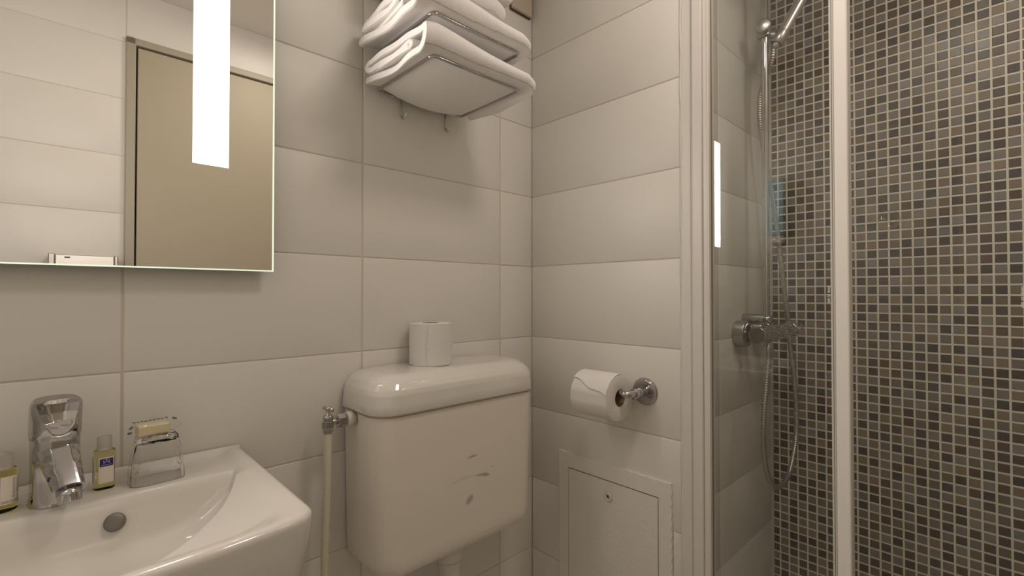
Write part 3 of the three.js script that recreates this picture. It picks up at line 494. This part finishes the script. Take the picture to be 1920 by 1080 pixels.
{ // single-lever tap
  const tx = -0.986, tz = 0.068, t = thing('basin_tap', 'chrome single-lever basin mixer tap with short sloping spout', 'tap', [tx, DECK, tz]); t.rotation.y = 0.19;
  const el = (y, a, b, dz = 0, n = 40) => { const o = []; for (let i = 0; i < n; i++) { const f = i / n * Math.PI * 2; o.push([a * Math.cos(f), y, dz + b * Math.sin(f)]); } return o; };
  const body = surface([el(0, 0.0262, 0.0262), el(0.0015, 0.0268, 0.0268), el(0.004, 0.0258, 0.0258), el(0.02, 0.0248, 0.025), el(0.05, 0.0245, 0.025), el(0.085, 0.0248, 0.0255), el(0.088, 0.0242, 0.025)], { closeU: true, capStart: true, capEnd: true, flip: true });
  // spout: oval sections swept from the body down to the outlet
  const secs = []; for (let k = 0; k <= 20; k++) { const q = k / 20, cy = lerp(0.073, 0.032, q ** 0.95), cz = lerp(0.004, 0.072, q), a = lerp(0.0215, 0.0160, sstep(0, 1, q)), b = lerp(0.0165, 0.0120, q), ang = lerp(0.75, 0.62, q), o = []; for (let i = 0; i < 36; i++) { const f = i / 36 * Math.PI * 2, s = Math.sin(f), cc = Math.cos(f); o.push([a * Math.sign(cc) * Math.abs(cc) ** 0.9, cy + b * s * Math.cos(ang), cz + b * s * Math.sin(ang)]); } secs.push(o); }
  const spout = toCreasedNormals(surface(secs, { closeU: true, capStart: true, capEnd: true, flip: true }), 0.8);
  mesh('body', merge(toCreasedNormals(body, 0.7), spout), M.chrome, t);
  const aer = lathe([[0.0001, 0.0], [0.0095, 0.0], [0.0112, 0.0012], [0.0115, 0.002], [0.0115, 0.009], [0.0125, 0.010], [0.0125, 0.017], [0.0001, 0.017]], 36); aim(aer, [0, 1, 0.32 * -1]); aer.translate(0, 0.0165, 0.075); mesh('aerator', aer, M.chrome, t);
  // lever cap: a slanting-topped cylinder with a hollowed front
  const hr = 0.0262, rowsH = []; for (const [y, k] of [[0.0885, 0.965], [0.0905, 1], [0.10, 1.0], [0.112, 1.0], [0.124, 1.0], [0.130, 0.99], [0.1335, 0.95], [0.136, 0.86], [0.1375, 0.6], [0.138, 0.25]]) rowsH.push(el(y, hr * k, hr * k).map(([x, yy, z]) => [x, yy - (y > 0.1 ? 0.14 * (z) * ((y - 0.1) / 0.038) : 0.16 * z * 0) + (y < 0.1 ? -0.22 * Math.max(0, z) : 0), z + (y > 0.1 ? 0.004 * (y - 0.1) / 0.038 : 0)]));
  let hg = surface(rowsH, { closeU: true, capStart: true, capEnd: true, flip: true });
  const brush = g => { const b = new Brush(g); b.updateMatrixWorld(); return b; };
  const pocket = []; for (let k = 0; k <= 24; k++) { const y = lerp(0.0925, 0.148, k / 24), w = lerp(0.0125, 0.0265, clamp01((y - 0.0925) / 0.044) ** 0.9), zc = 0.064 - Math.sqrt(0.052 ** 2 - (y - 0.128) ** 2); pocket.push([[-w, y, 0.06], [w, y, 0.06], [w * 0.86, y, zc + 0.004], [w * 0.55, y, zc + 0.001], [0, y, zc], [-w * 0.55, y, zc + 0.001], [-w * 0.86, y, zc + 0.004]]); }
  const cut2 = surface(pocket, { closeU: true, capStart: true, capEnd: true });
  const ev = new Evaluator(); ev.useGroups = false; ev.attributes = ['position', 'normal', 'uv'];
  hg.clearGroups(); cut2.clearGroups();
  const res = ev.evaluate(brush(hg), brush(cut2), SUBTRACTION).geometry; res.clearGroups();
  mesh('lever', toCreasedNormals(res, 0.6), M.chrome, t);
  mesh('gap_ring', lathe([[0.0246, 0.0868], [0.0252, 0.0868], [0.0252, 0.0888], [0.0246, 0.0888]], 40), M.dark, t);
}

// ------------------------------------------------------------------ toiletries on the basin
function bottleProfile(w, d, h) { // rounded-rectangle column rings
  const ring = (k, y) => { const o = []; for (let i = 0; i < 56; i++) { const f = i / 56 * Math.PI * 2, c = Math.cos(f), s = Math.sin(f); o.push([w / 2 * k * Math.sign(c) * Math.abs(c) ** 0.62, y, d / 2 * k * Math.sign(s) * Math.abs(s) ** 0.62]); } return o; };
  return surface([ring(0.86, 0), ring(0.95, 0.0006), ring(1, 0.003), ring(1, h - 0.004), ring(0.97, h - 0.0015), ring(0.9, h - 0.0004), ring(0.6, h)], { closeU: true, capStart: true, capEnd: true, flip: true });
}
function labelBand(w, d, f0, f1, y0, y1) {                    // a printed label lying on the bottle's wall
  const rows = [], N = 24; for (const y of [y0, y1]) { const r = []; for (let i = 0; i <= N; i++) { const f = lerp(f0, f1, i / N), c = Math.cos(f), s = Math.sin(f), k = 1.012; r.push([w / 2 * k * Math.sign(c) * Math.abs(c) ** 0.62, y, d / 2 * k * Math.sign(s) * Math.abs(s) ** 0.62]); } rows.push(r); }
  const g = surface(rows), uv = g.attributes.uv; let L = [0]; const p = g.attributes.position; for (let i = 1; i <= N; i++) L.push(L[i - 1] + Math.hypot(p.getX(i) - p.getX(i - 1), p.getZ(i) - p.getZ(i - 1)));
  for (let j = 0; j < 2; j++) for (let i = 0; i <= N; i++) uv.setXY(j * (N + 1) + i, L[i] / L[N], j); return g;
}
function liquidBottle(t, w, d, h, capW, capH, labels) {
  mesh('bottle_body', bottleProfile(w, d, h), mat([0.99, 0.98, 0.9], 0.04, 0, { physical: true, transmission: 1, thickness: 0.02, ior: 1.38, attenuationColor: lin(0.88, 0.81, 0.36), attenuationDistance: 0.03 }), t);
  const cap = mesh('cap', lathe([[0.0001, 0], [capW / 2, 0], [capW / 2, 0.0005], [capW / 2, capH - 0.001], [capW / 2 - 0.001, capH], [0.0001, capH]], 40), mat([0.80, 0.77, 0.72], 0.3, 0, { physical: true, transmission: 0.75, thickness: 0.006, ior: 1.3, roughness: 0.25 }), t); cap.position.y = h + 0.0002;
  for (const [f0, f1, y0, y1, tex] of labels) mesh('label', labelBand(w, d, f0, f1, y0, y1), mat([1, 1, 1], 0.55, 0, { map: tex, side: THREE.DoubleSide }), t);
}
const CREAM = 'rgb(232,224,212)', INK = 'rgb(50,44,58)', NAVY = 'rgb(44,34,110)';
function emblem(c, x, y, w, h) {                             // navy field with a small linked-letter emblem and a line of small print
  c.fillStyle = NAVY; c.fillRect(x, y, w, h); c.strokeStyle = 'rgb(225,225,240)'; c.lineWidth = w * 0.03;
  const cx = x + w / 2, cy = y + h * 0.38, s = w * 0.2; c.beginPath(); c.moveTo(cx - s, cy - s * 0.8); c.lineTo(cx - s, cy + s * 0.8); c.lineTo(cx, cy - s * 0.2); c.lineTo(cx + s, cy + s * 0.8); c.lineTo(cx + s, cy - s * 0.8); c.moveTo(cx - s * 0.5, cy - s); c.lineTo(cx + s * 0.5, cy - s); c.moveTo(cx, cy - s); c.lineTo(cx, cy - s * 0.2); c.stroke();
  c.fillStyle = 'rgb(190,190,215)'; for (let i = 0; i < 12; i++) c.fillRect(x + w * (0.12 + i * 0.065), y + h * 0.78, w * 0.045, h * 0.06);
}
const frontLabel = canvasTexture(256, 512, (c, W, H) => { c.fillStyle = CREAM; c.fillRect(0, 0, W, H); emblem(c, 14, 22, W - 42, 158); c.fillStyle = INK; for (let i = 0; i < 4; i++) c.fillRect(24 + i * 54, 196, 9, 9); c.fillStyle = 'rgb(96,64,110)'; c.fillRect(W - 12, 0, 12, H); });
const sideLabel = canvasTexture(192, 512, (c, W, H) => { c.fillStyle = CREAM; c.fillRect(0, 0, W, H); c.fillStyle = INK; c.save(); c.translate(W * 0.80, H * 0.58); c.rotate(-Math.PI / 2); c.font = '58px sans-serif'; c.fillText('CONDIT', 0, 0); c.restore(); const r = rng(3); for (let k = 0; k < 3; k++) for (let y = H * 0.5; y < H * 0.95; y += 7) if (r() > 0.3) c.fillRect(W * (0.18 + k * 0.24), y, 20, 5); });
const gelLabel = canvasTexture(384, 512, (c, W, H) => {
  c.fillStyle = CREAM; c.fillRect(0, 0, W, H); emblem(c, -20, 40, W * 0.40, 150); c.fillStyle = INK; for (let i = 0; i < 3; i++) c.fillRect(20 + i * 50, 205, 9, 9);
  c.fillStyle = 'rgb(108,76,122)'; c.fillRect(W * 0.40, 0, 14, H); c.fillRect(W - 12, 0, 12, H);
  c.fillStyle = INK; c.save(); c.translate(W * 0.80, H * 0.80); c.rotate(-Math.PI / 2); c.font = '36px serif'; c.fillText('Gel Nettoyant Douceur', 0, 0, H * 0.72); c.restore();
  c.save(); c.translate(W * 0.92, H * 0.62); c.rotate(-Math.PI / 2); c.font = '30px serif'; c.fillText('Mild & Rich Wash', 0, 0, H * 0.55); c.restore();
  for (let k = 0; k < 2; k++) { c.fillRect(W * 0.46, H * (0.875 + k * 0.05), W * 0.19, 8); c.fillRect(W * 0.67, H * (0.875 + k * 0.05), W * 0.26, 8); }
});
{
  const t = thing('toiletry_bottle', 'small yellow toiletry bottle between the tap and the upturned glass', 'bottle', [-0.9355, DECK, 0.057]); t.rotation.y = 0.03;
  liquidBottle(t, 0.0252, 0.021, 0.0545, 0.017, 0.0185, [[1.95, 0.75, 0.010, 0.0455, frontLabel], [3.45, 2.32, 0.009, 0.047, sideLabel]]);
}
{
  const t = thing('toiletry_bottle', 'larger yellow gel bottle left of the tap, cut by the picture edge', 'bottle', [-1.0395, DECK, 0.062]); t.rotation.y = 0.12;
  liquidBottle(t, 0.0375, 0.029, 0.0535, 0.029, 0.0185, [[2.2, 0.22, 0.0105, 0.0455, gelLabel]]);
}
{ // upturned glass
  const g0 = [-0.8765, DECK + 0.0003, 0.0665], t = thing('drinking_glass', 'clear tumbler standing upside down on the basin ledge', 'glass', g0); t.rotation.y = 0.06;
  const H = 0.0665, ring = (a, b, y, e = 0.5) => { const o = []; for (let i = 0; i < 64; i++) { const f = (i + 0.5) / 64 * Math.PI * 2, c = Math.cos(f), s = Math.sin(f); o.push([a * Math.sign(c) * Math.abs(c) ** e, y, b * Math.sign(s) * Math.abs(s) ** e]); } return o; };
  const W = y => { const q = y / H; return [lerp(0.0335, 0.0245, q ** 1.6), lerp(0.0255, 0.0185, q ** 1.6)]; }, rows = [];
  const th = 0.0016; for (let k = 12; k >= 0; k--) { const y = k / 12 * (H - 0.009); const [a, b] = W(y); if (k === 12) rows.push(ring(a * 0.55, b * 0.55, y + 0.002, 0.6)), rows.push(ring(a * 0.85, b * 0.85, y + 0.001, 0.55)); rows.push(ring(a - th, b - th, y)); }
  rows.push(ring(0.0329, 0.0249, -0.0004)); for (let k = 0; k <= 16; k++) { const y = k / 16 * (H - 0.003), [a, b] = W(y); rows.push(ring(a, b, y)); }
  { const [a, b] = W(H); rows.push(ring(a * 0.985, b * 0.985, H - 0.001), ring(a * 0.93, b * 0.93, H), ring(a * 0.5, b * 0.5, H)); }
  mesh('tumbler', toCreasedNormals(surface(rows, { closeU: true, capStart: true, capEnd: true, flip: true }), 0.5), M.clear, t);
}
{ // wrapped soap on the glass
  const t = thing('wrapped_soap', 'small cream soap bar in clear film lying on the upturned glass', 'soap', [-0.8815, DECK + 0.0673, 0.066]); t.rotation.y = 0.08;
  const b = new RoundedBoxGeometry(0.0385, 0.0155, 0.026, 4, 0.0025); b.translate(0, 0.0083, 0); mesh('soap_bar', b, mat([0.70, 0.62, 0.40], 0.45), t);
  const q = rng(12), rows = []; for (let j = 0; j <= 20; j++) { const u = j / 20 * 2 - 1, x = 0.031 * u + 0.002, e = Math.abs(u), r = []; for (let i = 0; i < 32; i++) { const f = i / 32 * Math.PI * 2, c = Math.cos(f), s = Math.sin(f), k = 1 - 0.72 * sstep(0.68, 1.0, e), hz = 0.0145 * Math.sign(c) * Math.abs(c) ** 0.45 * (1 + 0.12 * sstep(0.7, 1, e)), hy = 0.0092 * Math.sign(s) * Math.abs(s) ** 0.45 * k; r.push([x + (q() - 0.5) * 0.0006, 0.0094 + hy + (q() - 0.5) * 0.0006 + 0.004 * sstep(0.75, 1, e) * (u > 0 ? 0.6 : -0.2), hz]); } rows.push(r); }
  mesh('film_wrap', toCreasedNormals(surface(rows, { closeU: true, capStart: true, capEnd: true }), 0.5), M.film, t);
  // the torn, printed fringe of the wrapper
  const tabs = []; const tab = (x, y, z, w, h, rz) => { const g = new THREE.BoxGeometry(w, h, 0.0005); g.rotateZ(rz); g.translate(x, y, z); tabs.push(g); };
  for (let i = 0; i < 9; i++) tab(-0.021 + i * 0.005 + (q() - 0.5) * 0.001, 0.0188 + (q() - 0.5) * 0.0006, -0.011 + (q() - 0.5) * 0.002, 0.0026 + q() * 0.0016, 0.0012, (q() - 0.5) * 0.4);
  tab(-0.026, 0.0145, 0.002, 0.005, 0.0022, 0.7); tab(-0.0285, 0.0085, 0.008, 0.005, 0.0028, 0.1); tab(0.0285, 0.0175, -0.006, 0.006, 0.002, -0.4); tab(0.012, 0.0006, 0.0142, 0.008, 0.0014, 0.05); tab(-0.006, 0.0003, 0.0142, 0.004, 0.0012, 0.1); tab(0.004, 0.0018, 0.0145, 0.006, 0.0013, 0);
  mesh('printed_fringe', merge(tabs), mat([0.10, 0.085, 0.08], 0.5), t);
}

// ------------------------------------------------------------------ shower enclosure
M.etch = mat([0.85, 0.83, 0.8], 0.8);
function etch(x, y, z) { const q = rng(8), l = []; for (let i = 0; i < 17; i++) { const g = box(x - 0.0002, x, y - 0.015 + i * 0.0018, y - 0.0138 + i * 0.0018, z - 0.0012 - q() * 0.0012, z + 0.0004 + q() * 0.0014); if (i !== 9 && i !== 5) l.push(g); } return merge(l); }   // the tiny safety mark, too small to read
{
  const t = thing('shower_screen', 'fixed glass shower panel with white wall profile beside the tiled wall', 'shower screen', [0, 0.11, 0.5]);
  const top = CEIL - 0.12, y0 = 0.11;
  part('wall_profile', merge(rbox(-0.013, 0.02, y0, top, 0.4845, 0.5055, 0.0025), rbox(-0.0075, 0.02, y0, top, 0.5055, 0.5155, 0.0015), rbox(-0.009, 0.016, y0, top, 0.5150, 0.5195, 0.001), box(-0.002, 0.02, y0, top, JAMB, 0.485)), M.aluminium, t);
  part('seal', box(-0.0005, 0.0065, y0, top, 0.5193, 0.5200), mat([0.3, 0.25, 0.18], 0.7), t);
  part('glass_pane', box(0.0, 0.006, y0 + 0.01, top, 0.517, 0.737), M.pane, t);
  part('edge_profile', merge(rbox(-0.004, 0.010, y0, top, 0.7318, 0.7352, 0.0008), rbox(-0.004, 0.010, y0, top, 0.7358, 0.7385, 0.0008)), mat([0.66, 0.64, 0.57], 0.3), t);
  part('etched_mark', etch(-0.0002, 1.121, 0.7285), M.etch, t);
  part('top_rail', rbox(-0.02, 0.03, top, top + 0.04, JAMB, 1.015, 0.004), M.aluminium, t);
  part('bottom_rail', rbox(-0.01, 0.03, y0 - 0.001, y0 + 0.02, JAMB + 0.01, 1.015, 0.003), M.aluminium, t);
}
{
  const t = thing('shower_door', 'sliding glass shower door with white stile and small clear knob', 'shower door', [0, 0.13, 0.75]);
  const top = CEIL - 0.12, y0 = 0.13;
  part('stile', rbox(-0.0145, 0.012, y0, top, 0.7405, 0.7610, 0.003), mat([0.97, 0.94, 0.90], 0.3), t);
  part('glass_pane', box(-0.006, 0.0, y0, top, 0.7605, 0.99), M.pane, t);
  part('etched_mark', etch(-0.0062, 1.117, 0.9615), M.etch, t);
  part('end_stile', rbox(-0.0145, 0.012, y0, top, 0.988, 1.012, 0.003), M.aluminium, t);
  const k = aim(lathe([[0.0001, 0], [0.009, 0], [0.0095, 0.006], [0.0135, 0.009], [0.0155, 0.015], [0.0135, 0.021], [0.0001, 0.0225]], 40), [-1, 0, 0]); k.translate(-0.0062, 1.241, 0.8155); part('knob', k, M.film, t);
}
// ------------------------------------------------------------------ shower fittings on the end wall
{
  const Z = 0.515, Y = 1.019, t = thing('shower_mixer', 'chrome bar shower mixer with two round wall plates behind the glass', 'shower mixer', [0.47, Y, SH_END]);
  for (const x of [0.4005, 0.5375]) {
    const e = aim(lathe([[0.0001, 0], [0.036, 0], [0.0365, 0.001], [0.0365, 0.026], [0.0345, 0.029], [0.024, 0.0292], [0.022, 0.024], [0.0001, 0.024]], 48), [0, 0, 1]); e.translate(x, Y - 0.008, SH_END + 0.0005); part('wall_plate', e, M.satin, t);
    const n = hexNut(0.0155, 0.02); aim(n, [0, 0, 1]); n.translate(x, Y - 0.006, SH_END + 0.05);
    part('union', merge(n, rod([x, Y - 0.008, SH_END + 0.02], [x, Y - 0.002, Z], 0.0105)), M.chrome, t);
  }
  const bx = 0.268, ex = 0.6, r = 0.0205;
  const body = aim(lathe([[0.0001, 0], [r - 0.0015, 0], [r - 0.0005, 0.0006], [r, 0.0018], [r, 0.055], [r - 0.0008, 0.056], [r - 0.0008, 0.0572], [r, 0.058], [r, 0.245], [r - 0.001, 0.246], [r - 0.001, 0.248], [0.0001, 0.248]], 48), [1, 0, 0]); body.translate(bx, Y, Z); part('mixer_bar', body, M.chrome, t);
  const kr = []; for (const [y, k] of [[0, 0.9], [0.002, 1], [0.045, 1], [0.055, 0.93], [0.060, 0.8], [0.083, 0.74], [0.085, 0.6]]) { const o = []; for (let i = 0; i < 96; i++) { const f = i / 96 * Math.PI * 2, q = r * k * (1 + (y > 0.001 ? 0.05 * Math.max(-0.4, Math.cos(12 * f)) : 0)); o.push([q * Math.cos(f), y, q * Math.sin(f)]); } kr.push(o); }
  const kg = aim(toCreasedNormals(surface(kr, { closeU: true, capStart: true, capEnd: true, flip: true }), 0.6), [1, 0, 0]); kg.translate(bx + 0.249, Y, Z); part('control_knob', kg, M.chrome, t);
  const ox = 0.346, out = lathe([[0.0001, 0], [0.0095, 0], [0.0108, 0.002], [0.0108, 0.018], [0.0125, 0.020], [0.0125, 0.034], [0.009, 0.036], [0.009, 0.048], [0.0001, 0.048]], 32); out.translate(ox, Y - 0.066, Z); part('hose_outlet', out, M.chrome, t);
  const stub = aim(lathe([[0.0001, 0], [0.007, 0], [0.007, 0.03], [0.0001, 0.03]], 16), [0, 0, 1]);
}
{
  const x = 0.448, z = 0.478, t = thing('shower_rail', 'tall chrome shower slide rail with hand shower bracket', 'shower rail', [x, 1.0, SH_END]);
  part('rail', rod([x, 0.985, z], [x, 2.12, z], 0.0095, 28), M.chrome, t);
  for (const y of [2.08, 1.05]) { const e = aim(lathe([[0.0001, 0], [0.0155, 0], [0.0155, 0.05], [0.0125, 0.062], [0.0125, 0.075], [0.0001, 0.075]], 32), [0, 0, 1]); e.translate(x, y, SH_END); part('rail_bracket', e, M.chrome, t); }
  const sl = lathe([[0.0097, 0], [0.0165, 0.001], [0.018, 0.004], [0.018, 0.042], [0.0165, 0.045], [0.0097, 0.046]], 36); sl.translate(x, 1.842, z);
  const kb = aim(lathe([[0.0001, 0], [0.014, 0], [0.0185, 0.004], [0.020, 0.012], [0.0195, 0.024], [0.016, 0.028], [0.0001, 0.0285]], 40), [-1, 0, 0.25]); kb.translate(x - 0.008, 1.864, z);
  part('slider', merge(sl, kb), M.satin, t);
  const cr = aim(lathe([[0.0125, 0], [0.0175, 0], [0.0185, 0.015], [0.0195, 0.035], [0.0140, 0.035], [0.0125, 0]], 36), [0.25, 0.9, 0.42]); cr.translate(x + 0.012, 1.82, z + 0.026);
  const arm = rod([x, 1.852, z], [x + 0.016, 1.842, z + 0.032], 0.011); part('shower_holder', merge(cr, arm), M.satin, t);
}
{ // hand shower resting in the bracket
  const p = [0.458, 1.811, 0.500], d = [0.25, 0.9, 0.42], t = thing('hand_shower', 'chrome hand shower handle leaning out of its bracket, head out of view', 'hand shower', p);
  const h = aim(lathe([[0.0001, 0], [0.008, 0], [0.0095, 0.012], [0.012, 0.03], [0.0135, 0.05], [0.0145, 0.12], [0.014, 0.19], [0.012, 0.22], [0.0001, 0.225]], 32), d); mesh('handle', h, mat([0.82, 0.80, 0.77], 0.16, 1), t);
  const hd = lathe([[0.0001, 0], [0.042, 0], [0.045, 0.004], [0.042, 0.014], [0.02, 0.024], [0.0001, 0.026]], 48); aim(hd, [0.1, 0.75, -0.65]); const n = new THREE.Vector3(...d).normalize().multiplyScalar(0.235); hd.translate(n.x + 0.004, n.y - 0.012, n.z + 0.012); mesh('spray_head', hd, M.chrome, t);
}
{
  const t = thing('shower_hose', 'ribbed metal shower hose looping below the bar mixer', 'hose', [0.46, 0.58, 0.5]);
  const pts = [[0.462, 1.812, 0.497], [0.468, 1.78, 0.490], [0.478, 1.74, 0.470], [0.484, 1.70, 0.454], [0.49, 1.62, 0.450], [0.51, 1.53, 0.455], [0.535, 1.42, 0.466], [0.555, 1.30, 0.475], [0.57, 1.17, 0.483], [0.592, 1.05, 0.489], [0.608, 0.97, 0.490], [0.618, 0.90, 0.495], [0.628, 0.786, 0.500], [0.618, 0.70, 0.502], [0.585, 0.645, 0.503], [0.53, 0.605, 0.506], [0.466, 0.594, 0.508], [0.395, 0.612, 0.511], [0.335, 0.665, 0.513], [0.309, 0.745, 0.514], [0.312, 0.82, 0.515], [0.333, 0.90, 0.515], [0.346, 0.956, 0.515]];
  const c = new THREE.CatmullRomCurve3(pts.map(p => new THREE.Vector3(...p)), false, 'centripetal'), N = 1100, fr = c.computeFrenetFrames(N), rows = [], v = new THREE.Vector3();
  for (let j = 0; j <= N; j++) { c.getPointAt(j / N, v); const rr = 0.0066 + (j % 4 < 2 ? 0.00035 : -0.00035), o = []; for (let i = 0; i < 12; i++) { const f = i / 12 * Math.PI * 2, a = Math.cos(f) * rr, b = Math.sin(f) * rr, n = fr.normals[j], bn = fr.binormals[j]; o.push([v.x + n.x * a + bn.x * b, v.y + n.y * a + bn.y * b, v.z + n.z * a + bn.z * b]); } rows.push(o); }
  part('hose_tube', surface(rows, { closeU: true, capStart: true, capEnd: true }), mat([0.52, 0.50, 0.47], 0.32, 1), t);
  const nut = lathe([[0.007, 0], [0.0088, 0.001], [0.0088, 0.022], [0.007, 0.026]], 24); aim(nut, [0.05, 1, 0]); nut.translate(0.3445, 0.93, 0.515); part('end_nut', nut, M.chrome, t);
}

// ------------------------------------------------------------------ seen only in reflections
{
  const t = thing('soap_dispenser', 'light blue wall soap dispenser with white base, seen reflected in the shower glass', 'soap dispenser', [LEFT, 1.35, 0.223]);
  part('cover', rbox(LEFT, LEFT + 0.075, 1.385, 1.640, 0.186, 0.260, 0.008), mat([0.30, 0.56, 0.64], 0.3), t);
  part('base', rbox(LEFT, LEFT + 0.068, 1.350, 1.386, 0.190, 0.256, 0.006), mat([0.85, 0.83, 0.79], 0.35), t);
}
{
  const t = thing('paper_towel_dispenser', 'steel wall dispenser box whose top edge shows low in the mirror', 'dispenser', [-0.925, 0.95, OPP - 0.1]);
  part('front_cover', rbox(-0.996, -0.856, 0.955, 1.244, OPP - 0.1, OPP - 0.09, 0.003), mat([0.62, 0.60, 0.56], 0.42, 1), t);
  part('case', merge(rbox(-1.0115, -0.996, 0.95, 1.247, OPP - 0.1, OPP - 0.001, 0.003), rbox(-0.856, -0.846, 0.95, 1.247, OPP - 0.1, OPP - 0.001, 0.003), rbox(-1.0115, -0.846, 0.95, 1.24, OPP - 0.09, OPP - 0.001, 0.003)), mat([0.42, 0.40, 0.37], 0.35, 1), t);
  part('lock', rbox(-0.975, -0.962, 1.234, 1.238, OPP - 0.1015, OPP - 0.099, 0.0005), M.dark, t);
}
renderer.render(scene, camera);
